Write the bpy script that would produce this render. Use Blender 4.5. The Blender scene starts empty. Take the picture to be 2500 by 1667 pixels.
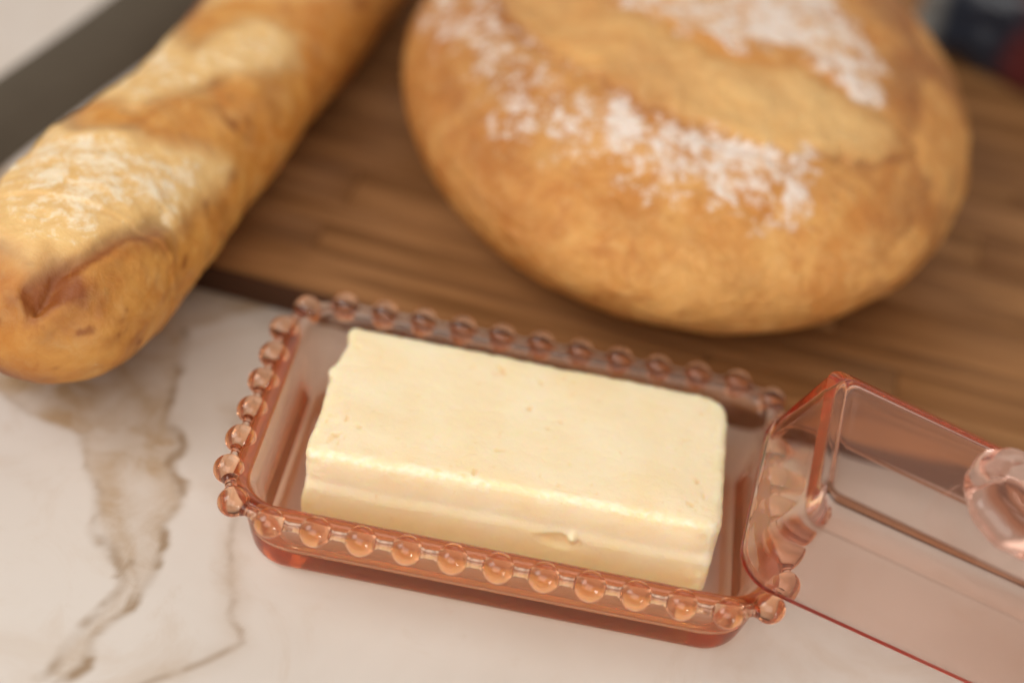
import bpy, math, random
import numpy as np
from mathutils import Matrix, Vector, Euler

S = 0.001                      # everything below is written in millimetres
sc = bpy.context.scene
COL = sc.collection
rng = np.random.RandomState(7)
random.seed(7)

# ------------------------------------------------------------------ camera
cd = bpy.data.cameras.new('camera')
cam = bpy.data.objects.new('camera', cd)
COL.objects.link(cam)
cam.location = (-1.995 * S, -378.692 * S, 384.432 * S)
cam.rotation_euler = (0.87159, -0.1396, 0.13543)
cd.sensor_width = 36.0
cd.lens = 3890.76 * 36.0 / 2500.0
cd.clip_start = 0.01
cd.clip_end = 50
cd.dof.use_dof = True
cd.dof.focus_distance = 0.487
cd.dof.aperture_fstop = 2.9
cd.dof.aperture_blades = 0
sc.camera = cam

# ------------------------------------------------------------------ light
w = bpy.data.worlds.new('World')
sc.world = w
w.use_nodes = True
bg = w.node_tree.nodes['Background']
bg.inputs['Color'].default_value = (1.0, 0.88, 0.76, 1)
bg.inputs['Strength'].default_value = 0.38


def area(name, loc, target, sx, sy, power, col):
    l = bpy.data.lights.new(name, 'AREA')
    l.shape = 'RECTANGLE'
    l.size, l.size_y, l.energy, l.color = sx, sy, power, col
    o = bpy.data.objects.new(name, l)
    COL.objects.link(o)
    o.location = loc
    d = Vector(target) - Vector(loc)
    o.rotation_euler = d.to_track_quat('-Z', 'Y').to_euler()
    return o


area('window_light', (-1.30, -0.30, 1.25), (0, 0.05, 0), 0.9, 1.0, 14.0, (1.0, 0.96, 0.93))
area('room_light', (-0.30, -1.25, 1.15), (-0.05, 0.05, 0), 1.6, 1.2, 16.5, (1.0, 0.93, 0.86))
area('back_light', (0.35, 1.7, 1.45), (0, 0.1, 0), 2.0, 1.1, 6.0, (1.0, 0.93, 0.86))
for k_ in (0, 1):                       # added pair of small lamps, low to the right, for bead glints
    area('glint_light', (1.12, -1.25, 0.20 + .20 * k_), (0, -0.05, 0.03), 0.22, 0.15, 4.2, (0.92, 0.96, 1.0))

sc.view_settings.view_transform = 'Standard'
sc.view_settings.look = 'None'
sc.view_settings.exposure = 0.0
sc.view_settings.gamma = 1.0
cy = sc.cycles
cy.max_bounces = 32
cy.transmission_bounces = 28
cy.glossy_bounces = 8
cy.diffuse_bounces = 4
cy.transparent_max_bounces = 16
cy.caustics_reflective = True
cy.caustics_refractive = True
cy.blur_glossy = 0.4
cy.sample_clamp_indirect = 20.0
cy.use_denoising = True


# ------------------------------------------------------------------ helpers
def hash3(ix, iy, iz, seed):
    h = (ix.astype(np.int64) * 73856093) ^ (iy.astype(np.int64) * 19349663) ^ (iz.astype(np.int64) * 83492791) ^ (seed * 2654435)
    h = (h ^ (h >> 13)) * 1274126177
    h = h ^ (h >> 16)
    return (h & 0xFFFFF) / float(0xFFFFF)


def vnoise(P, seed=0):
    f = np.floor(P)
    t = P - f
    t = t * t * (3 - 2 * t)
    i = f.astype(np.int64)
    r = 0
    for a in (0, 1):
        wa = t[:, 0] if a else 1 - t[:, 0]
        for b in (0, 1):
            wb = t[:, 1] if b else 1 - t[:, 1]
            for c in (0, 1):
                wc = t[:, 2] if c else 1 - t[:, 2]
                r = r + wa * wb * wc * hash3(i[:, 0] + a, i[:, 1] + b, i[:, 2] + c, seed)
    return r * 2 - 1


def fbm(P, scale, octv=4, seed=0, gain=0.5):
    P = np.asarray(P, float) / scale
    r = 0
    a = 1.0
    tot = 0
    for k in range(octv):
        r = r + a * vnoise(P + 17.3 * k, seed + k)
        tot += a
        a *= gain
        P = P * 2.03
    return r / tot


def smooth(a, b, x):
    t = np.clip((x - a) / (b - a), 0, 1)
    return t * t * (3 - 2 * t)


def line_dist(P, L):
    """distance of 2-D points P to the polyline L, and the nearest parameter 0..1"""
    L = np.asarray(L, float)
    best = np.full(len(P), 1e9)
    par = np.zeros(len(P))
    n = len(L) - 1
    for i in range(n):
        a, b = L[i], L[i + 1]
        ab = b - a
        t = np.clip(((P - a) @ ab) / (ab @ ab), 0, 1)
        d = np.hypot(*(P - (a + t[:, None] * ab)).T)
        m = d < best
        best[m] = d[m]
        par[m] = (i + t[m]) / n
    return best, par


def in_poly(P, L):
    L = np.asarray(L, float)
    ins = np.zeros(len(P), bool)
    for i in range(len(L)):
        a, b = L[i], L[(i + 1) % len(L)]
        c = ((a[1] > P[:, 1]) != (b[1] > P[:, 1]))
        if a[1] != b[1]:
            xx = (b[0] - a[0]) * (P[:, 1] - a[1]) / (b[1] - a[1]) + a[0]
            ins ^= c & (P[:, 0] < xx)
    return ins


def poly_sd(P, L):
    """signed distance, positive inside"""
    d, _ = line_dist(P, list(L) + [L[0]])
    return np.where(in_poly(P, L), d, -d)


def mesh_obj(name, V, F, mat, parent=None, smooth_=True, attrs=None):
    me = bpy.data.meshes.new(name)
    me.from_pydata((np.asarray(V, float) * S).tolist(), [], [tuple(int(i) for i in f) for f in F])
    if smooth_:
        me.polygons.foreach_set('use_smooth', [True] * len(me.polygons))
    if attrs:
        for k, v in attrs.items():
            at = me.attributes.new(k, 'FLOAT', 'POINT')
            at.data.foreach_set('value', np.asarray(v, np.float32))
    me.materials.append(mat)
    me.update()
    o = bpy.data.objects.new(name, me)
    COL.objects.link(o)
    if parent:
        o.parent = parent
    return o


def tag(o, label=None, cat=None, group=None, kind=None):
    for k, v in (('label', label), ('category', cat), ('group', group), ('kind', kind)):
        if v:
            o[k] = v
    return o


def empty(name, loc=(0, 0, 0)):
    o = bpy.data.objects.new(name, None)
    o.empty_display_size = 0.01
    COL.objects.link(o)
    o.location = Vector(loc) * S
    return o


def grid_faces(nu, nv, wrap_v=False, flip=False):
    i, j = np.meshgrid(np.arange(nu - 1), np.arange(nv if wrap_v else nv - 1), indexing='ij')
    i, j = i.ravel(), j.ravel()
    j2 = (j + 1) % nv
    F = np.stack([i * nv + j, (i + 1) * nv + j, (i + 1) * nv + j2, i * nv + j2], 1)
    return F[:, ::-1] if flip else F


def rrect(hx, hy, r, z, nc=10, ns=14):
    """closed rounded rectangle, anticlockwise, same point count for every size"""
    r = min(r, hx - .01, hy - .01)
    pts = []
    cs = [(hx - r, -hy + r, -90), (hx - r, hy - r, 0), (-hx + r, hy - r, 90), (-hx + r, -hy + r, 180)]
    for k in range(4):
        cx, cy_, a0 = cs[k]
        for i in range(nc + 1):
            a = math.radians(a0 + 90 * i / nc)
            pts.append((cx + r * math.cos(a), cy_ + r * math.sin(a), z))
        nx, ny, a1 = cs[(k + 1) % 4]
        p = pts[-1]
        a = math.radians(a1)
        q = (nx + r * math.cos(a), ny + r * math.sin(a), z)
        for i in range(1, ns):
            t = i / ns
            pts.append((p[0] + (q[0] - p[0]) * t, p[1] + (q[1] - p[1]) * t, z))
    return pts


def smooth_profile(rows, per=3):
    """Catmull-Rom through the rows"""
    R = np.asarray(rows, float)
    out = []
    n = len(R)
    for i in range(n - 1):
        p0, p1, p2, p3 = R[max(i - 1, 0)], R[i], R[i + 1], R[min(i + 2, n - 1)]
        for k in range(per):
            t = k / per
            out.append(0.5 * ((2 * p1) + (-p0 + p2) * t + (2 * p0 - 5 * p1 + 4 * p2 - p3) * t * t + (-p0 + 3 * p1 - 3 * p2 + p3) * t ** 3))
    out.append(R[-1])
    return out


def ring_solid(name, rows, mat, parent, per=3, cap=True):
    rows = smooth_profile(rows, per)
    V = []
    for hx, hy, r, z in rows:
        V += rrect(hx, hy, r, z)
    n = len(rrect(10, 10, 1, 0))
    F = grid_faces(len(rows), n, True, flip=True).tolist()
    if cap:
        F.append(list(range(n))[::-1])
        F.append([(len(rows) - 1) * n + i for i in range(n)])
    return mesh_obj(name, V, F, mat, parent)


def lathe(name, prof, mat, parent, n=64, lobes=0, amp=0.0):
    V, F = [], []
    for r, z in prof:
        for k in range(n):
            a = 2 * math.pi * k / n
            rr = r * (1 + (amp * math.cos(lobes * a) if lobes else 0))
            V.append((rr * math.cos(a), rr * math.sin(a), z))
    F = grid_faces(len(prof), n, True, flip=True).tolist()
    F.append(list(range(n))[::-1])
    F.append([(len(prof) - 1) * n + i for i in range(n)])
    return mesh_obj(name, V, F, mat, parent)


# ------------------------------------------------------------------ materials
def new_mat(name):
    m = bpy.data.materials.new(name)
    m.use_nodes = True
    nt = m.node_tree
    b = nt.nodes['Principled BSDF']
    return m, nt, b


def N(nt, t, **kw):
    n = nt.nodes.new(t)
    for k, v in kw.items():
        if hasattr(n, k):
            setattr(n, k, v)
    return n


def noise(nt, vec, scale, detail=5, rough=0.55, dist=0.0):
    n = nt.nodes.new('ShaderNodeTexNoise')
    n.inputs['Scale'].default_value = scale
    n.inputs['Detail'].default_value = detail
    n.inputs['Roughness'].default_value = rough
    n.inputs['Distortion'].default_value = dist
    if vec is not None:
        nt.links.new(vec, n.inputs['Vector'])
    return n.outputs['Fac']


def math_(nt, op, a, b=None, clamp=False):
    n = nt.nodes.new('ShaderNodeMath')
    n.operation = op
    n.use_clamp = clamp
    for i, v in enumerate((a, b)):
        if v is None:
            continue
        if isinstance(v, (int, float)):
            n.inputs[i].default_value = v
        else:
            nt.links.new(v, n.inputs[i])
    return n.outputs[0]


def ramp(nt, fac, lo, hi):
    n = nt.nodes.new('ShaderNodeMapRange')
    n.interpolation_type = 'SMOOTHSTEP'
    n.inputs['From Min'].default_value = lo
    n.inputs['From Max'].default_value = hi
    nt.links.new(fac, n.inputs['Value'])
    return n.outputs['Result']


def mix(nt, fac, a, b):
    n = nt.nodes.new('ShaderNodeMix')
    n.data_type = 'RGBA'
    if isinstance(fac, (int, float)):
        n.inputs[0].default_value = fac
    else:
        nt.links.new(fac, n.inputs[0])
    for i, v in ((6, a), (7, b)):
        if isinstance(v, tuple):
            n.inputs[i].default_value = (*v, 1)
        else:
            nt.links.new(v, n.inputs[i])
    return n.outputs[2]


def coords(nt, scale=(1, 1, 1), kind='Object', rot=(0, 0, 0)):
    t = nt.nodes.new('ShaderNodeTexCoord')
    m = nt.nodes.new('ShaderNodeMapping')
    m.inputs['Scale'].default_value = scale
    m.inputs['Rotation'].default_value = rot
    nt.links.new(t.outputs[kind], m.inputs['Vector'])
    return m.outputs['Vector']


def attr(nt, name):
    n = nt.nodes.new('ShaderNodeAttribute')
    n.attribute_name = name
    return n.outputs['Fac']


def bump(nt, b, h, dist, strength=1.0):
    n = nt.nodes.new('ShaderNodeBump')
    n.inputs['Distance'].default_value = dist
    n.inputs['Strength'].default_value = strength
    nt.links.new(h, n.inputs['Height'])
    nt.links.new(n.outputs['Normal'], b.inputs['Normal'])


def glass(name, tint, density, cloud, ior=1.48, cloud_col=(1.0, 0.50, 0.29)):
    """clear glass that takes up blue and green with depth, with a trace of milky colour as cast glass has"""
    m, nt, b = new_mat(name)
    b.inputs['Base Color'].default_value = (1, 1, 1, 1)
    b.inputs['Roughness'].default_value = 0.03
    b.inputs['IOR'].default_value = ior
    b.inputs['Transmission Weight'].default_value = 1.0
    out = nt.nodes['Material Output']
    tr = nt.nodes.new('ShaderNodeBsdfTranslucent')
    tr.inputs['Color'].default_value = (*cloud_col, 1)
    mx = nt.nodes.new('ShaderNodeMixShader')
    mx.inputs[0].default_value = cloud
    nt.links.new(b.outputs[0], mx.inputs[1])
    nt.links.new(tr.outputs[0], mx.inputs[2])
    nt.links.new(mx.outputs[0], out.inputs['Surface'])
    v = nt.nodes.new('ShaderNodeVolumeAbsorption')
    v.inputs['Color'].default_value = (*tint, 1)
    v.inputs['Density'].default_value = density
    nt.links.new(v.outputs[0], out.inputs['Volume'])
    return m


M_dish = glass('peach_pressed_glass', (0.99, 0.65, 0.31), 56, .13)
M_bead = glass('peach_bead_glass', (0.985, 0.60, 0.24), 120, .03)
M_lid = glass('pale_peach_glass', (0.99, 0.60, 0.40), 72, .05, 1.42, (1.0, 0.60, 0.44))
M_knob = glass('clear_pale_glass', (0.99, 0.60, 0.42), 26, .02)

# marble
M_marble, nt, b = new_mat('white_marble_with_brown_veins')
co = coords(nt)
n1 = noise(nt, co, 9, 5, 0.6, 0.4)
n2 = noise(nt, co, 60, 6, 0.6, 0.6)
n3 = noise(nt, co, 25, 6, 0.65, 1.2)
base = mix(nt, ramp(nt, n1, .35, .7), (0.68, 0.63, 0.58), (0.63, 0.57, 0.515))
base = mix(nt, math_(nt, 'MULTIPLY', ramp(nt, n3, .50, .72), 0.22), base, (0.50, 0.36, 0.24))
v = attr(nt, 'vein_shade')
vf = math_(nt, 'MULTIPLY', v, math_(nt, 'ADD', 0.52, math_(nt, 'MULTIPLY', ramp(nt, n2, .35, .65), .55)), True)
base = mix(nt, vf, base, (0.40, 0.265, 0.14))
base = mix(nt, math_(nt, 'MULTIPLY', attr(nt, 'line'), 0.92, True), base, (0.27, 0.17, 0.085))
nt.links.new(base, b.inputs['Base Color'])
b.inputs['Roughness'].default_value = 0.32
b.inputs['Specular IOR Level'].default_value = 0.4

# wood
M_wood, nt, b = new_mat('oiled_bamboo_strip')
oi = nt.nodes.new('ShaderNodeObjectInfo')
tc = nt.nodes.new('ShaderNodeTexCoord')
add = nt.nodes.new('ShaderNodeVectorMath'); add.operation = 'ADD'
comb = nt.nodes.new('ShaderNodeCombineXYZ')
nt.links.new(math_(nt, 'MULTIPLY', oi.outputs['Random'], 9.0), comb.inputs[0])
nt.links.new(math_(nt, 'MULTIPLY', oi.outputs['Random'], 5.0), comb.inputs[1])
nt.links.new(tc.outputs['Object'], add.inputs[0]); nt.links.new(comb.outputs[0], add.inputs[1])
mp = nt.nodes.new('ShaderNodeMapping'); mp.inputs['Scale'].default_value = (7, 75, 75)
nt.links.new(add.outputs[0], mp.inputs['Vector'])
g1 = noise(nt, mp.outputs[0], 1.0, 6, 0.6, 0.8)
mp2 = nt.nodes.new('ShaderNodeMapping'); mp2.inputs['Scale'].default_value = (12, 420, 420)
nt.links.new(add.outputs[0], mp2.inputs['Vector'])
g2 = noise(nt, mp2.outputs[0], 1.0, 3, 0.6, 0.3)
c = mix(nt, ramp(nt, g1, .3, .72), (0.18, 0.078, 0.026), (0.44, 0.22, 0.088))
c = mix(nt, math_(nt, 'MULTIPLY', ramp(nt, g2, .45, .75), .5), c, (0.17, 0.07, 0.024))
c = mix(nt, math_(nt, 'MULTIPLY', oi.outputs['Random'], .4), c, (0.19, 0.085, 0.03))
nt.links.new(c, b.inputs['Base Color'])
b.inputs['Roughness'].default_value = 0.55
b.inputs['Specular IOR Level'].default_value = .15
bump(nt, b, g2, 0.0003, .4)

# bread crust
def bread(name, deep, mid, pale, flour_c, bs=.8):
    m, nt, b = new_mat(name)
    co = coords(nt)
    a = noise(nt, co, 26, 6, .68, .9)
    dk = noise(nt, co, 75, 5, .6, 1.2)
    fx = noise(nt, co, 700, 3, .6)
    f = noise(nt, co, 130, 6, .65, .6)
    ff = noise(nt, co, 320, 5, .65, .4)
    c = mix(nt, ramp(nt, a, .32, .68), deep, mid)
    c = mix(nt, math_(nt, 'MULTIPLY', ramp(nt, f, .45, .75), .35), c, pale)
    c = mix(nt, math_(nt, 'MULTIPLY', ramp(nt, dk, .50, .72), .45), c, tuple(x * y for x, y in zip(deep, (.75, .58, .5))))
    c = mix(nt, math_(nt, 'MULTIPLY', attr(nt, 'brown'), math_(nt, 'ADD', .62, math_(nt, 'MULTIPLY', f, .8)), True), c,
            tuple(x * y for x, y in zip(deep, (.45, .32, .3))))
    c = mix(nt, math_(nt, 'MULTIPLY', attr(nt, 'score'), math_(nt, 'ADD', .35, f), True), c, pale)
    # flour: a mask broken up by noise
    k = math_(nt, 'SUBTRACT', math_(nt, 'MULTIPLY', attr(nt, 'flour'), 1.15), .58)
    k = math_(nt, 'ADD', k, math_(nt, 'MULTIPLY', math_(nt, 'SUBTRACT', f, .5), 2.6))
    k = math_(nt, 'ADD', k, math_(nt, 'MULTIPLY', math_(nt, 'SUBTRACT', ff, .5), 1.5))
    k = math_(nt, 'ADD', k, math_(nt, 'MULTIPLY', math_(nt, 'SUBTRACT', fx, .5), .9))
    c = mix(nt, math_(nt, 'MULTIPLY', ramp(nt, k, -.2, .6), math_(nt, 'MULTIPLY', ramp(nt, attr(nt, 'flour'), .03, .25), .9)), c, flour_c)
    nt.links.new(c, b.inputs['Base Color'])
    b.inputs['Roughness'].default_value = .5
    b.inputs['Specular IOR Level'].default_value = .35
    b.inputs['Subsurface Weight'].default_value = .12
    b.inputs['Subsurface Radius'].default_value = (1, .5, .25)
    b.inputs['Subsurface Scale'].default_value = .004
    bump(nt, b, math_(nt, 'ADD', f, math_(nt, 'MULTIPLY', ff, .6)), .0022, bs)
    return m


M_loaf = bread('golden_floury_crust', (0.59, 0.24, 0.052), (0.76, 0.405, 0.125), (0.84, 0.55, 0.23), (0.88, 0.79, 0.72))
M_bag = bread('golden_baguette_crust', (0.53, 0.20, 0.03), (0.68, 0.34, 0.08), (0.82, 0.56, 0.24), (0.90, 0.78, 0.58), .3)

# butter
M_butter, nt, b = new_mat('pale_yellow_butter')
co = coords(nt)
n1 = noise(nt, co, 45, 4, .5, .2)
n2 = noise(nt, co, 210, 4, .6, .3)
c = mix(nt, ramp(nt, n1, .3, .7), (0.92, 0.80, 0.565), (0.90, 0.745, 0.475))
c = mix(nt, math_(nt, 'MULTIPLY', ramp(nt, n2, .66, .78), .55), c, (0.80, 0.52, 0.20))
c = mix(nt, math_(nt, 'MULTIPLY', attr(nt, 'pit_glow'), .8, True), c, (0.86, 0.62, 0.27))
c = mix(nt, math_(nt, 'MULTIPLY', attr(nt, 'crumb'), .7, True), c, (0.93, 0.86, 0.70))
nt.links.new(c, b.inputs['Base Color'])
b.inputs['Roughness'].default_value = .42
b.inputs['Specular IOR Level'].default_value = .35
b.inputs['Subsurface Weight'].default_value = .8
b.inputs['Subsurface Radius'].default_value = (1.0, .62, .25)
b.inputs['Subsurface Scale'].default_value = .008
bump(nt, b, math_(nt, 'ADD', n2, noise(nt, co, 900, 3)), .00035, .5)

# cloth
M_cloth, nt, b = new_mat('dark_olive_cloth')
co = coords(nt)
c = mix(nt, noise(nt, co, 40), (0.066, 0.050, 0.032), (0.090, 0.070, 0.046))
nt.links.new(c, b.inputs['Base Color'])
b.inputs['Roughness'].default_value = .9

# packet: pale, black and red fields printed in bands that follow the packet
M_pack, nt, b = new_mat('printed_packet_film')
co = coords(nt)
sx = nt.nodes.new('ShaderNodeSeparateXYZ'); nt.links.new(co, sx.inputs[0])
wob = math_(nt, 'MULTIPLY', math_(nt, 'SUBTRACT', noise(nt, co, 25), .5), .05)
u = math_(nt, 'ADD', math_(nt, 'ADD', sx.outputs[0], wob), .035)
cr = nt.nodes.new('ShaderNodeValToRGB')
mr = nt.nodes.new('ShaderNodeMapRange'); mr.inputs['From Min'].default_value = -.07; mr.inputs['From Max'].default_value = .09
nt.links.new(u, mr.inputs['Value']); nt.links.new(mr.outputs[0], cr.inputs['Fac'])
el = cr.color_ramp.elements
el[0].position = 0; el[0].color = (.42, .42, .38, 1)
el[1].position = 1; el[1].color = (.06, .06, .065, 1)
for p, q in ((.12, (.40, .40, .36)), (.22, (.016, .022, .034)), (.42, (.013, .017, .026)), (.50, (.075, .012, .012)), (.60, (.06, .011, .01)), (.68, (.17, .13, .10)), (.80, (.05, .045, .045))):
    e = el.new(p); e.color = (*q, 1)
nt.links.new(cr.outputs[0], b.inputs['Base Color'])
b.inputs['Roughness'].default_value = .35

# ------------------------------------------------------------------ counter (marble sheet with its veins and painted shade)
def axis(lo, a, b_, hi, fine, coarse):
    return np.unique(np.round(np.concatenate([np.arange(lo, a, coarse), np.arange(a, b_, fine), np.arange(b_, hi + 1, coarse)]), 3))


gx = axis(-1400, -215, 40, 1400, 0.9, 14)
gy = axis(-700, -150, 110, 1500, 0.9, 14)
X, Y = np.meshgrid(gx, gy, indexing='ij')
P2 = np.stack([X.ravel(), Y.ravel()], 1)
P3 = np.concatenate([P2, np.zeros((len(P2), 1))], 1)
warp = np.stack([fbm(P3, 16, 4, 3), fbm(P3, 16, 4, 11)], 1) * 3.6
Pw = P2 + warp
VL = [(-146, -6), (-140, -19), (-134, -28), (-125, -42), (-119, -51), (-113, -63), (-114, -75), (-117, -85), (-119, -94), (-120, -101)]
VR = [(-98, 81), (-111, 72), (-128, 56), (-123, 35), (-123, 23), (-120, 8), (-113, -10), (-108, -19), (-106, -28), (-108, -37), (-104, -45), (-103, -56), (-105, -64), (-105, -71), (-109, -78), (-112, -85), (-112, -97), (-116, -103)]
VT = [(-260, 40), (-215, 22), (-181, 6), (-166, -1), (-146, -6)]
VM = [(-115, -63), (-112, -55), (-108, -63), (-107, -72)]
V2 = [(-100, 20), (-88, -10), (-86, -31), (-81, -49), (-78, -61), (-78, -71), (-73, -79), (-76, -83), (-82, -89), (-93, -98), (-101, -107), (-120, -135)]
band = VT + VL[1:] + VR[::-1] + [(-60, 130), (-260, 130)]  # upper part also paints the shade under the baguette and board edge
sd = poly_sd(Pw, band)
vein_shade = smooth(-1.2, 2.2, sd) * (0.68 + 0.32 * smooth(-70, 30, P2[:, 1])) * (0.75 + 0.5 * fbm(P3, 14, 4, 31))
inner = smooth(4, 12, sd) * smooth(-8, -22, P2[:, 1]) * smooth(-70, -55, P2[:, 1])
vein_shade *= (1 - .45 * inner)
d2, t2 = line_dist(Pw, V2)
vein_shade = np.maximum(vein_shade, .35 * smooth(8, 0, d2) * (.6 + .6 * fbm(P3, 10, 3, 5)))
line = np.zeros(len(P2))
for L, wd, st in ((VL, 3.2, .55), (VR[2:], 3.2, .75), (VM, 2.6, .5), (V2, 2.4, .42), (VT, 3, .3)):
    d, t = line_dist(Pw + .8 * warp[:, ::-1], L)
    br = .35 + .9 * smooth(-.25, .35, fbm(P3, 9, 3, 41))
    line = np.maximum(line, st * smooth(wd, .0, d) * br)
line[(np.abs(P2[:, 0]) > 600)] = 0
V = P3.copy()
tag(mesh_obj('marble_counter', V, grid_faces(len(gx), len(gy), flip=False), M_marble, attrs={'vein_shade': np.clip(vein_shade, 0, 1), 'line': np.clip(line, 0, 1)}),
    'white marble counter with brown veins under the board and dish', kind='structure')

# ------------------------------------------------------------------ cutting board from glued strips
board = empty('cutting_board', (80, 62.3, 0))
board.rotation_euler.z = -0.098
tag(board, 'brown bamboo cutting board of glued strips under both breads', 'cutting board')
BT = 12.0                                   # top of board above the counter


def strip_mesh(x0, x1, y0, y1, z0, z1, front):
    bv = .45
    bf = 2.2 if front else bv
    prof = []
    for (y, z, r, a0) in ((y1 - bv, z1 - bv, bv, 0), (y0 + bf, z1 - bf, bf, 90), (y0 + bf, z0 + bf, bf, 180), (y1 - bv, z0 + bv, bv, 270)):
        for k in range(4):
            a = math.radians(a0 + 90 * k / 3)
            prof.append((y + r * math.cos(a), z + r * math.sin(a)))
    V = []
    for x, ins in ((x0, bv), (x0 + bv, 0), (x1 - bv, 0), (x1, bv)):
        for y, z in prof:
            yc, zc = (y0 + y1) / 2, (z0 + z1) / 2
            V.append((x, y + (ins if y < yc else -ins) * .8, z + (ins if z < zc else -ins) * .8))
    n = len(prof)
    F = grid_faces(4, n, True, flip=True).tolist()
    F.append(list(range(n))[::-1]); F.append([3 * n + i for i in range(n)])
    return V, F


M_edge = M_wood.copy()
M_edge.name = 'dark_brown_wood'
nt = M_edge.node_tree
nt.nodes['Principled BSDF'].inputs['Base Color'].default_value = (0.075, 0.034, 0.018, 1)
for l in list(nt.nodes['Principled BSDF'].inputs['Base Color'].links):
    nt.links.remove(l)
BX0, BX1 = -242.0, 270.0
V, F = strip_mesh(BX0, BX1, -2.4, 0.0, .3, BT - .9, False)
mesh_obj('front_edge', V, F, M_edge, board)  # front strip in a darker brown than the strips behind
row = 0
y = 0.0
while y < 430:
    wd = random.choice((13.0, 19.0, 24.0, 28.0))
    xs = [BX0]
    x = BX0 + random.uniform(60, 230)
    while x < BX1 - 60:
        xs.append(x)
        x += random.uniform(170, 300)
    xs.append(BX1)
    for a, b_ in zip(xs[:-1], xs[1:]):
        cx, cyy = (a + b_) / 2, y + wd / 2
        h = BT + random.uniform(-.12, .06)
        V, F = strip_mesh(a - cx + .1, b_ - cx - .1, -wd / 2 + .1, wd / 2 - .1, .2, h, row == 0)
        o = mesh_obj('wood_strip', V, F, M_wood, board)
        o.location = Vector((cx, cyy, 0)) * S
    y += wd
    row += 1

# ------------------------------------------------------------------ butter dish
DK = 0.9896                                    # the dish set is a hair smaller than drawn
DLOC = (0, -3.94, 0)
dish = empty('butter_dish', DLOC)
dish.scale = (DK, DK, DK)
tag(dish, 'peach pressed glass butter dish with beaded rim holding the butter', 'butter dish')
rows = [(58, 24, 8, 1.0), (70, 34.5, 9, .9), (74.5, 38.8, 10, .5), (77.0, 41.2, 11.5, .8), (79.0, 43.2, 13, 2.4), (80.2, 44.4, 14, 5.2),
        (81.4, 45.6, 14.3, 12), (82.8, 47.0, 14.6, 21), (84.2, 48.5, 15, 27), (85.4, 50.0, 15.4, 29.8), (86.2, 51.2, 15.8, 31.2), (86.3, 51.4, 15.9, 32.4),
        (85.4, 50.6, 15.4, 33.6), (83.4, 49.4, 14.2, 34.0), (81.6, 48.1, 13, 33.6), (80.4, 47.0, 12, 32.2),
        (79.0, 45.4, 11.4, 27), (77.2, 43.4, 11, 18), (75.8, 41.6, 10.4, 12), (74.8, 40.4, 9.8, 9.8), (72.8, 38.4, 8.4, 8.3), (70.0, 35.6, 6.4, 7.7), (60, 26, 4, 7.6)]
ring_solid('glass_body', rows, M_dish, dish, per=3)

HX, HY = 87.7, 53.6
bead_xy = []
for i in range(11):
    bead_xy.append(((i - 5) * 14.0, -HY))
bead_xy.append((82.6, -48.0))
for i in range(6):
    bead_xy.append((HX, (i - 2.5) * 14.0))
bead_xy.append((82.6, 48.0))
for i in range(11):
    bead_xy.append(((5 - i) * 14.0, HY))
bead_xy.append((-82.6, 48.0))
for i in range(6):
    bead_xy.append((-HX, (2.5 - i) * 14.0))
bead_xy.append((-82.6, -48.0))
BR = 4.85
BZ = 32.0
nu, nv = 25, 48
V = []
for i in range(nu):
    th = math.pi * (i + .02 * (i == 0) - .02 * (i == nu - 1)) / (nu - 1)
    for j in range(nv):
        ph = 2 * math.pi * j / nv
        V.append((BR * math.sin(th) * math.cos(ph), BR * math.sin(th) * math.sin(ph), BR * .97 * math.cos(th)))
F = grid_faces(nu, nv, True).tolist()
F.append(list(range(nv))); F.append([(nu - 1) * nv + j for j in range(nv)][::-1])
bead0 = mesh_obj('bead', V, F, M_bead, dish)
for k, (x, y_) in enumerate(bead_xy):
    o = bead0 if k == 0 else bead0.copy()
    if k:
        COL.objects.link(o)
        o.parent = dish
    o.location = Vector((x, y_, BZ)) * S
    o.scale = (random.uniform(.97, 1.03), random.uniform(.97, 1.03), random.uniform(.96, 1.02))
    o.rotation_euler = (random.uniform(-.2, .2), random.uniform(-.2, .2), random.uniform(0, 6))
for k in range(len(bead_xy)):
    a = Vector((*bead_xy[k], BZ)); b_ = Vector((*bead_xy[(k + 1) % len(bead_xy)], BZ))
    d = (b_ - a).normalized()
    p, q = a + d * (BR - .5), b_ - d * (BR - .5)
    L = (q - p).length
    n = 20
    corner = 11 <= k <= 11 or k in (10, 17, 18, 29, 30, 36, 37)
    r0 = 1.9 if corner else 1.35
    side = d.cross(Vector((0, 0, 1)))
    V = []
    steps = 7
    for i in range(steps):
        t = i / (steps - 1)
        r = r0 * (1 + .45 * (2 * t - 1) ** 4)
        c = p + d * (L * t)
        for j in range(n):
            an = 2 * math.pi * j / n
            V.append(tuple(c + side * (r * math.cos(an)) + Vector((0, 0, 1)) * (r * math.sin(an))))
    F = grid_faces(steps, n, True).tolist()
    F.append(list(range(n))); F.append([(steps - 1) * n + j for j in range(n)][::-1])
    mesh_obj('bead_link', V, F, M_bead, dish)

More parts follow.
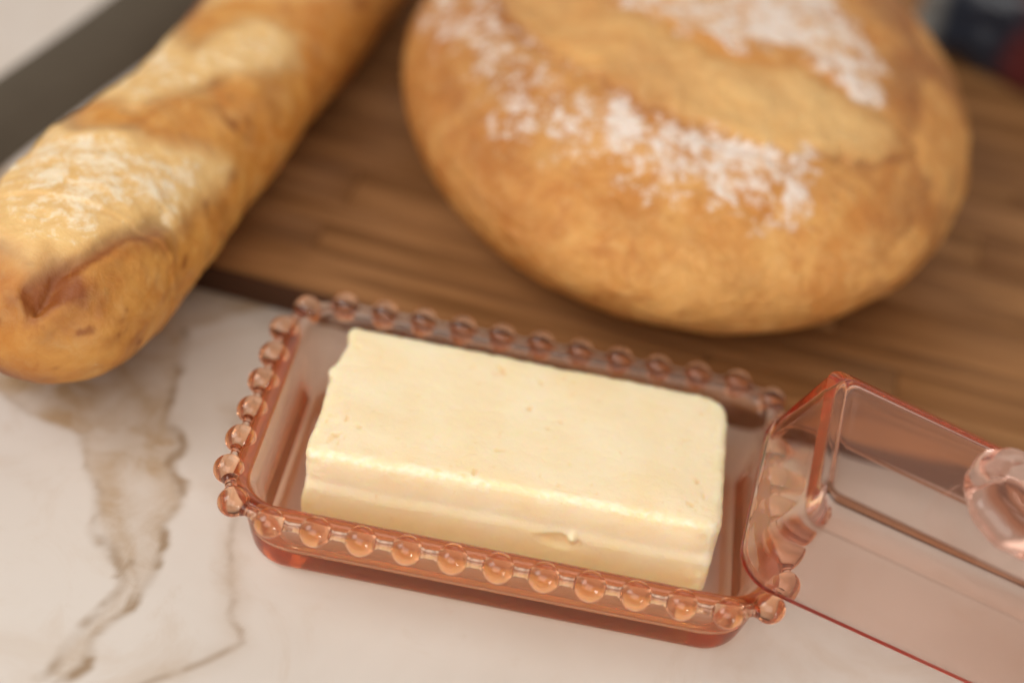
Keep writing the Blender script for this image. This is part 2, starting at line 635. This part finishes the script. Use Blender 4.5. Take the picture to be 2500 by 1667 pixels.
# ------------------------------------------------------------------ butter
def rounded_box(hx, hy, hz, r, nx, ny, nz):
    V, F = [], []
    idx = {}

    def vid(p):
        k = (round(p[0], 4), round(p[1], 4), round(p[2], 4))
        if k not in idx:
            idx[k] = len(V)
            V.append(k)
        return idx[k]

    U = lambda n: [2 * i / n - 1 for i in range(n + 1)]
    for (na, nb, f) in ((nx, ny, lambda a, b: (a * hx, b * hy, hz)), (nx, ny, lambda a, b: (-a * hx, b * hy, -hz)),
                        (ny, nz, lambda a, b: (hx, a * hy, b * hz)), (ny, nz, lambda a, b: (-hx, -a * hy, b * hz)),
                        (nz, nx, lambda a, b: (b * hx, hy, a * hz)), (nz, nx, lambda a, b: (-b * hx, -hy, a * hz))):
        A, B = U(na), U(nb)
        G = [[vid(f(a, b)) for b in B] for a in A]
        for i in range(na):
            for j in range(nb):
                F.append((G[i][j], G[i + 1][j], G[i + 1][j + 1], G[i][j + 1]))
    V = np.array(V, float)
    q = np.clip(V, [-(hx - r), -(hy - r), -(hz - r)], [hx - r, hy - r, hz - r])
    d = V - q
    ln = np.linalg.norm(d, axis=1)
    nrm = d / np.maximum(ln, 1e-9)[:, None]
    V = q + nrm * r
    return V, F, nrm


bx, by, bz = 66.2, 32.1, 15.4
V, F, nrm = rounded_box(bx, by, bz, 2.6, 200, 96, 48)
n_big = fbm(V, 22, 3, 51)
n_mid = fbm(V, 6, 4, 61)
n_fin = fbm(V, 2.0, 3, 71)
edge = (np.maximum(0, (np.abs(V) / np.array([bx, by, bz]) > .88).sum(1) - 1) > 0).astype(float)
disp = .45 * n_big + .22 * n_mid + .10 * n_fin + edge * (.4 * n_mid + .2 * n_fin)
topm = nrm[:, 2] > .8
# small pits on top
pit_glow = smooth(.42, .75, fbm(V * np.array([1, .7, 1]), 2.6, 2, 91)) * smooth(-.1, .3, fbm(V, 20, 2, 95)) * .8
disp -= .55 * pit_glow * topm
disp += topm * .05 * fbm(np.stack([V[:, 0] * .12, V[:, 1] + .12 * V[:, 0], V[:, 2] * 0], 1), 1.6, 3, 97)
V2_ = V + nrm * disp[:, None]
# the front face: upper half leans back, a soft ledge half way down, and a knife nick
fr = smooth(-by + 8, -by, V[:, 1])
u = (V[:, 2] + bz) / (2 * bz)
ledge = smooth(.46, .60, u + .02 * fbm(V * np.array([1, 0, 0]), 12, 3, 5))
V2_[:, 1] += fr * (ledge * 1.2 + .2 - 1.6 * smooth(0, -60, V[:, 0]) * u)
# nick near the right half of the front face
dn = np.hypot((V[:, 0] - 17) / 9, (V[:, 2] - -2.5) / 3.4)
V2_[:, 1] += fr * 1.6 * smooth(1.0, .3, dn + .25 * n_mid)
dl = np.hypot((V[:, 0] - 21) / 2.2, (V[:, 2] - -1.0) / 3.8)
V2_[:, 1] -= fr * 1.8 * smooth(1.0, .2, dl)
# broken front top edge
ed = np.exp(-((V[:, 1] + by - 1.5) ** 2 + (V[:, 2] - bz + 1.5) ** 2) / 7.0)
V2_[:, 2] += ed * .55 * fbm(V * np.array([1, .3, .3]), 3.2, 3, 15)
V2_[:, 1] += ed * .7 * fbm(V * np.array([1, .3, .3]), 2.6, 3, 25)
# ends: chipped corners, left end uneven, right front corner torn
cr_ = smooth(6, 0, np.hypot(V[:, 0] - bx, V[:, 1] + by))
V2_[:, 0] -= cr_ * 2.2 * (0.6 + n_mid) * smooth(-6, 10, V[:, 2])
lf = smooth(-bx + 6, -bx, V[:, 0])
V2_[:, 0] += lf * (1.6 * fbm(V * np.array([0, 1, 1]), 9, 3, 35) - 2.0 * smooth(.8, 0, np.abs(V[:, 1] - 9) / 6) * smooth(3, 14, V[:, 2]) + 1.4 * smooth(8, 26, V[:, 1]))
bc = smooth(8, 0, np.hypot(V[:, 0] - bx, V[:, 1] - by))
V2_[:, 0] -= bc * 2.0
V2_[:, 1] -= bc * 1.8
crumb = np.clip(ed * smooth(-.1, .5, n_fin + n_mid) + fr * smooth(.12, 0, np.abs(u - .60)) * .4 + cr_ * smooth(0, .5, n_mid + .3), 0, 1)
pit_glow_col = np.clip(pit_glow * topm + fr * .75 * smooth(.5, .2, u) + fr * smooth(1.0, .3, dn) * .5, 0, 1)  # also paints the dish's warm glow onto the lower front face
tag(mesh_obj('butter_block', (V2_ + np.array([.2, 5.4, 7.3 + bz])) * DK + np.array(DLOC), F, M_butter, attrs={'pit_glow': pit_glow_col, 'crumb': crumb}),
    'thick pale yellow block of butter in the peach glass dish', 'butter')

# ------------------------------------------------------------------ lid leaning on the dish rim
LP = dict(x0=73.44, y0=-12.316, z0=13.027, psi=-.069, tau=.258, roll=.170)
lid = empty('dish_lid')
lid.matrix_world = (Matrix.Translation((Vector((-1.995, -378.69, 384.43)) + DK * (Vector((LP['x0'], LP['y0'], LP['z0'] + 28)) - Vector((-1.995, -378.69, 384.43)))) * S)
                    @ Matrix.Rotation(LP['psi'], 4, 'Z') @ Matrix.Rotation(LP['tau'], 4, 'Y') @ Matrix.Rotation(LP['roll'], 4, 'X')
                    @ Matrix.Translation(Vector((74, 0, 0)) * S))
tag(lid, 'clear peach glass box lid with round knob leaning on the dish rim', 'lid')
rows = [(73.6, 33.5, 11.6, .2), (74.0, 33.9, 12, .9), (73.7, 33.5, 11.5, 3), (72.3, 32.1, 9.8, 14), (70.9, 30.7, 7.6, 26), (70.0, 29.8, 6.2, 33), (69.7, 29.5, 5.6, 34.4), (67.4, 22.6, 4.8, 40.4),
        (65.6, 20.6, 4.0, 41.0), (62, 17, 3, 41.1), (40, 10, 3, 41.1)]
back = [(40, 8, 2, 37.6), (60, 17, 2.5, 37.6), (64.0, 21.2, 3.4, 37.4), (65.2, 23.0, 4.2, 36.6), (65.8, 24.4, 5, 34.6), (66.5, 26.0, 6.4, 26.5), (67.6, 27.3, 8, 16), (69.6, 29.4, 9.6, 3), (70.3, 30.1, 10, .9), (71.4, 31.2, 10.4, .2)]
# the shell is one closed solid: outer skin, top, and inner skin joined at the bottom edge
ro = smooth_profile(rows, 3)
ri = smooth_profile(back, 3)
n = len(rrect(10, 10, 1, 0))
V = []
for r_ in ro:
    V += rrect(*r_)
for r_ in ri:
    V += rrect(*r_)
no, ni = len(ro), len(ri)
F = grid_faces(no, n, True, flip=True).tolist()
Fi = grid_faces(ni, n, True, flip=True)
F += (Fi + no * n).tolist()
F.append([(no - 1) * n + i for i in range(n)])
F.append([no * n + i for i in range(n)][::-1])
last = (no + ni - 1) * n
for j in range(n):
    j2 = (j + 1) % n
    F.append((last + j, j, j2, last + j2))
mesh_obj('lid_shell', V, F, M_lid, lid)
prof = [(3, 41.3), (9.4, 41.3), (9.2, 42.0), (8.3, 43.2), (8.6, 44.2), (12, 45.4), (15.8, 47.2), (17.6, 49.6), (18.0, 51.8), (17.2, 54.2), (14.8, 56.2), (11.8, 57.2), (9.2, 57.3), (6.6, 58.2), (3.6, 59.0), (1.2, 59.3)]
prof = [tuple(p) for p in smooth_profile(prof, 3)]
kn = lathe('lid_knob', prof, M_knob, lid, 72, 10, .018)
kn.location = Vector((-12.0, -5.0, 0)) * S

# ------------------------------------------------------------------ round loaf
CXL, CYL, AL, BL, ROT, CZ = 39.978, 214.339, 150.891, 118.701, 1.600, 48.853
loaf = empty('round_loaf', (CXL, CYL, BT))
nth, nph = 230, 480
th = np.linspace(.004, 2.35, nth)
ph = np.linspace(0, 2 * np.pi, nph, endpoint=False)
TH, PH = np.meshgrid(th, ph, indexing='ij')
TH, PH = TH.ravel(), PH.ravel()
U3 = np.stack([np.sin(TH) * np.cos(PH), np.sin(TH) * np.sin(PH), np.cos(TH)], 1)
Q = np.stack([TH * np.cos(PH), TH * np.sin(PH)], 1)
Q3 = np.concatenate([Q, np.zeros((len(Q), 1))], 1)
Qw = Q + .055 * np.stack([fbm(Q3, .16, 4, 1), fbm(Q3, .16, 4, 2)], 1) + .03 * np.stack([fbm(Q3, .05, 3, 81), fbm(Q3, .05, 3, 82)], 1)
s_lo = [(.05, 1.30), (0.007, 0.918), (-0.287, 0.67), (-0.473, 0.457), (-0.566, 0.271), (-0.689, 0.047), (-0.707, -0.131), (-0.683, -0.361), (-0.634, -0.623), (-0.5, -0.818)]
s_hi = [(.22, 1.0), (-0.025, 0.541), (-0.154, 0.34), (-0.229, 0.202), (-0.303, 0.068), (-0.353, -0.107), (-0.332, -0.287), (-0.366, -0.485), (-0.405, -0.657), (-0.464, -0.812)]
score_poly = s_lo + s_hi[::-1]
ssd = poly_sd(Qw, score_poly)
score = smooth(-.03, .07, ssd) * (.72 + .5 * smooth(-.3, .3, fbm(Q3 * np.array([1, .5, 1]), .07, 4, 83)))
score = np.clip(score, 0, 1)
score *= smooth(-.84, -.50, Q[:, 1])
lo_d, _ = line_dist(Qw, s_lo)
hi_d, _ = line_dist(Qw, s_hi)
f_up = [(0.25, .9), (-0.025, 0.50), (-0.216, 0.202), (-0.293, 0.026), (-0.323, -0.15), (-0.28, -0.295), (-0.345, -0.383), (-0.4, -0.518), (-0.38, -0.655), (-0.164, -0.643), (-0.056, -0.579), (0.151, -0.522), (0.318, -0.479), (.7, 0)]
fu = smooth(-.05, .10, poly_sd(Qw, f_up))
f_lo = [(.02, 1.15), (-0.165, 1.003), (-0.435, 0.749), (-0.628, 0.59), (-0.691, 0.393), (-0.742, 0.218), (-0.787, 0.057), (-0.808, -0.096), (-0.772, -0.324), (-0.736, -0.526)]
fd, ft = line_dist(Qw, f_lo)
fl = smooth(.40, -.04, fd) * (1 - .8 * score) * smooth(1.02, .86, ft) * (.60 + .26 * smooth(.2, .55, ft))
flour = np.clip(np.maximum(.76 * fu * (1 - .85 * score), .90 * fl) + .42 * fbm(Q3, .09, 4, 9) * (fu + fl > .15), 0, 1)
brown = np.clip(.16 * smooth(.1, .45, fbm(U3, .22, 4, 34) + .15) + smooth(-.42, -.75, U3[:, 1]) * smooth(.25, .6, fbm(Q3, .25, 3, 33) + .45) * .55 + smooth(.35, .75, U3[:, 1]) * .3
                + .45 * smooth(-.028, .0, -np.abs(ssd)) * (lo_d < .05), 0, 1)
bumpy = .3 * fbm(U3, .5, 3, 77) * 5 + fbm(U3, .12, 4, 78) * 1.1
pits = -1.5 * smooth(.45, .75, fbm(U3, .07, 3, 88)) * (1 - score)
h = bumpy + pits + score * (.7 + 1.5 * smooth(.14, 0, lo_d) + 1.3 * fbm(Q3, .09, 4, 66))
h += 0 * h
h -= 1.8 * smooth(.045, .0, np.abs(ssd + .02)) * (lo_d < .08) * smooth(-.80, -.5, Q[:, 1]) * smooth(-.4, .3, fbm(Q3, .1, 3, 55))
h -= 1.2 * smooth(.05, .0, np.abs(ssd + .015)) * (hi_d < .07)
pl = U3 * np.array([AL, BL, CZ])
nn = U3 / np.array([AL, BL, CZ]); nn /= np.linalg.norm(nn, axis=1)[:, None]
pl = pl + nn * h[:, None]
c_, s_ = math.cos(ROT), math.sin(ROT)
V = np.stack([c_ * pl[:, 0] - s_ * pl[:, 1], s_ * pl[:, 0] + c_ * pl[:, 1], pl[:, 2] + 48 - BT], 1)
V[:, 2] = np.where(V[:, 2] < .4, .4 + .02 * (V[:, 2] - .4) * 0, V[:, 2])
F = grid_faces(nth, nph, True).tolist()
F.append([(nth - 1) * nph + i for i in range(nph)][::-1]); F.append(list(range(nph)))
bpy.data.objects.remove(loaf)
loaf = mesh_obj('round_loaf', V, F, M_loaf, attrs={'flour': flour, 'score': score * (.35 + .5 * smooth(.5, -.4, Q[:, 1])), 'brown': brown})
loaf.location = Vector((CXL, CYL, BT)) * S
tag(loaf, 'round golden loaf dusted with white flour, split by a pale slash', 'bread loaf')

# ------------------------------------------------------------------ baguette
CLN = np.array([(-31, -160, .5), (-30, -160, 7), (-26, -160, 17), (-18, -161, 27.5), (-5, -161.5, 34), (10, -162, 37), (50, -158, 38), (90, -152, 36.5), (125, -143.5, 33.5),
                (160, -139, 33), (215, -131, 34.5), (300, -122, 36), (420, -110, 36), (470, -106, 30), (490, -104, 10)], float)
ys_ = np.concatenate([np.linspace(-17.5, -12, 40), np.linspace(-11.5, 200, 330), np.linspace(201, 490, 110)])
cxs = np.interp(ys_, CLN[:, 0], CLN[:, 1]); rs_ = np.interp(ys_, CLN[:, 0], CLN[:, 2])
for _ in range(3):
    k = np.array([.25, .5, .25])
    cxs[1:-1] = np.convolve(cxs, k, 'valid')
    rs_[60:-1] = np.convolve(rs_, k, 'valid')[59:]
# round tip
tipm = ys_ < 26
rs_[tipm] = 36.5 * np.clip(1 - ((26 - ys_[tipm]) / 43.6) ** 2.3, 0.0001, 1) ** .56
nph = 200
phs = np.linspace(-np.pi / 2, 1.5 * np.pi, nph, endpoint=False)
YY, PP = np.meshgrid(ys_, phs, indexing='ij')
RR = np.repeat(rs_[:, None], nph, 1); XX = np.repeat(cxs[:, None], nph, 1)
YY, PP, RR, XX = YY.ravel(), PP.ravel(), RR.ravel(), XX.ravel()
dg = np.degrees(PP)
B2 = np.stack([YY, dg * .62], 1)                 # mm along, roughly mm around
B3 = np.stack([YY, RR * np.cos(PP), RR * np.sin(PP)], 1)
Bw = B2 + 3.0 * np.stack([fbm(B3, 12, 4, 4), fbm(B3, 12, 4, 6)], 1)
D = lambda L: [(a, b_ * .62) for a, b_ in L]
patch1 = D([(90, 150), (68, 112), (70, 84), (68, 74), (76, 52), (84, 32), (74, 26), (58, 34), (38, 36), (32, 48), (22, 56), (8, 68), (0, 90), (10, 130)])
patch2 = D([(170, 150), (134, 104), (150, 98), (166, 80), (168, 52), (156, 44), (136, 56), (122, 76), (106, 84), (86, 98), (100, 140)])
patch3 = D([(250, 140), (215, 100), (240, 60), (225, 45), (200, 62), (185, 90), (180, 130)])
crack = D([(-9, 70), (-2, 67), (8, 60), (18, 54), (30, 46), (38, 43)])
ridge = D([(-8, 56), (0, 53), (10, 48), (26, 36)])
hole = D([(-6, 86), (1, 75), (3, 66), (-5, 62), (-11, 66), (-12, 78)])
crack2 = D([(84, 100), (90, 84), (106, 78), (126, 66)])
p1 = poly_sd(Bw, patch1); p2 = poly_sd(Bw, patch2); p3 = poly_sd(Bw, patch3)
dc, tc_ = line_dist(Bw, crack); dr, _ = line_dist(Bw, ridge); dc2, _ = line_dist(Bw, crack2)
ph_ = poly_sd(Bw, hole)
flour = np.clip(np.maximum.reduce([.68 * smooth(-6, 14, p1), .45 * smooth(-4, 9, p2), .36 * smooth(-4, 9, p3)]) + .2 * fbm(B3, 8, 3, 8), 0, 1)
flour *= (.35 + .65 * smooth(-2, 40, YY + .4 * (90 - dg)))
score = np.clip(np.maximum.reduce([smooth(-8, 6, p1), smooth(-8, 6, p2), smooth(-8, 6, p3)]), 0, 1)
brown = np.clip(smooth(5, .3, dc) * 1.1 + smooth(-6, 3, ph_) * 1.1 + .5 * smooth(8, 0, dr) * (.4 + .8 * fbm(B3, 7, 3, 12))  # the hole term paints the hollow's shade into the crust colour
                + .5 * smooth(-.05, .35, fbm(B3, 24, 4, 14)) * (1 - score) + .5 * smooth(.32, .5, fbm(B3, 9, 3, 19)) + .5 * smooth(6, 0, np.abs(p1)) * smooth(95, 120, dg) + .35 * smooth(5, 0, np.abs(p2)) + .5 * smooth(20, 0, np.hypot(YY + 22, (dg - 38) * .6))
                + .6 * smooth(9, 0, np.hypot(YY - 46, (dg - 30) * .6)) + .5 * smooth(1.2, 0, np.abs(p1) / 3) * smooth(60, 110, dg)
                + .55 * smooth(118, 150, dg) + .25 * smooth(40, 0, YY), 0, 1)
polar = smooth(4, 24, RR)
brown = brown * polar + .3 * (1 - polar)
flour = flour * polar
score = score * polar
hh = 1.6 * fbm(B3, 30, 3, 20) + .7 * fbm(B3, 7, 4, 22) + score * (.8 + .7 * fbm(B3 * np.array([1, .5, .5]), 4, 3, 24))
hh += 3.4 * smooth(13, 0, dr) - 2.6 * smooth(5, 0, dc) - 5.0 * smooth(-6, 6, ph_) - 1.5 * smooth(3, 0, dc2)
hh += 1.0 * smooth(8, 0, np.abs(p1 - 3)) * smooth(.5, 1, score) * smooth(70, 110, dg) - 1.8 * smooth(8, 0, np.hypot(YY - 44, (dg - 50) * .6)) * (1 - score)
hh -= 3.5 * smooth(16, 0, np.abs(YY - 112)) * smooth(60, 0, np.abs(dg - 60)) * .5
hh *= smooth(2, 22, RR)
R2 = RR + hh
Vx = XX + R2 * np.cos(PP)
Vz = 29 + .84 * R2 * np.sin(PP)
Vz = np.where(Vz < .5, .5, Vz)
V = np.stack([Vx + 150, YY - 100, Vz], 1)
F = grid_faces(len(ys_), nph, True).tolist()
F.append(list(range(nph))); F.append([(len(ys_) - 1) * nph + i for i in range(nph)][::-1])
bag = mesh_obj('baguette', V, F, M_bag, attrs={'flour': flour, 'score': score, 'brown': brown})
bag.location = Vector((-150, 100, BT)) * S
tag(bag, 'long golden baguette with floury slashes, its tip past the board edge', 'baguette')

# ------------------------------------------------------------------ dark cloth beside the baguette
e1 = lambda y: -224 + (y - 134) * .272
e2 = lambda y: -250 + (y - 195) * .232
ny_, nx_ = 140, 26
V = []
prof_t = [0, .01, .03, .06] + [.1 + .8 * i / 17 for i in range(18)] + [.94, .97, .99, 1.0]
for i in range(ny_):
    y = -40 + 620 * i / (ny_ - 1)
    for t in prof_t:
        x = e2(y) - 1.5 + (e1(y) - e2(y) + 1.5) * t
        edge_ = min(t, 1 - t)
        z = .5 + 5.0 * math.sin(math.pi / 2 * min(1, edge_ / .45)) + .7 * math.sin(y * .045 + t * 4) * min(1, edge_ / .2)
        V.append((x + 1.3 * math.sin(y * .03), y, z))
n0 = len(V)
nx_ = len(prof_t)
V += [(v[0], v[1], .3) for v in V]
F = grid_faces(ny_, nx_, flip=True).tolist()
F += (grid_faces(ny_, nx_) + n0).tolist()
for i in range(ny_ - 1):
    for j in (0, nx_ - 1):
        q = (i * nx_ + j, (i + 1) * nx_ + j, n0 + (i + 1) * nx_ + j, n0 + i * nx_ + j)
        F.append(q if j else q[::-1])
for i in (0, ny_ - 1):
    for j in range(nx_ - 1):
        F.append((i * nx_ + j, i * nx_ + j + 1, n0 + i * nx_ + j + 1, n0 + i * nx_ + j))
tag(mesh_obj('folded_cloth', V, F, M_cloth), 'dark olive folded cloth strip on the marble left of the baguette', 'cloth')

# ------------------------------------------------------------------ packet behind the loaf
V, F, nrm = rounded_box(85, 60, 26, 16, 60, 44, 24)
V = V + nrm * (5 * fbm(V, 35, 3, 5) + 2 * fbm(V, 10, 3, 6))[:, None]
V[:, 2] = np.maximum(V[:, 2], -24)
pk = mesh_obj('printed_packet', V, F, M_pack)
pk.location = Vector((252, 372, BT + 24.3)) * S
pk.rotation_euler.z = -.5
tag(pk, 'dark crumpled packet with a red patch behind the round loaf', 'packet')
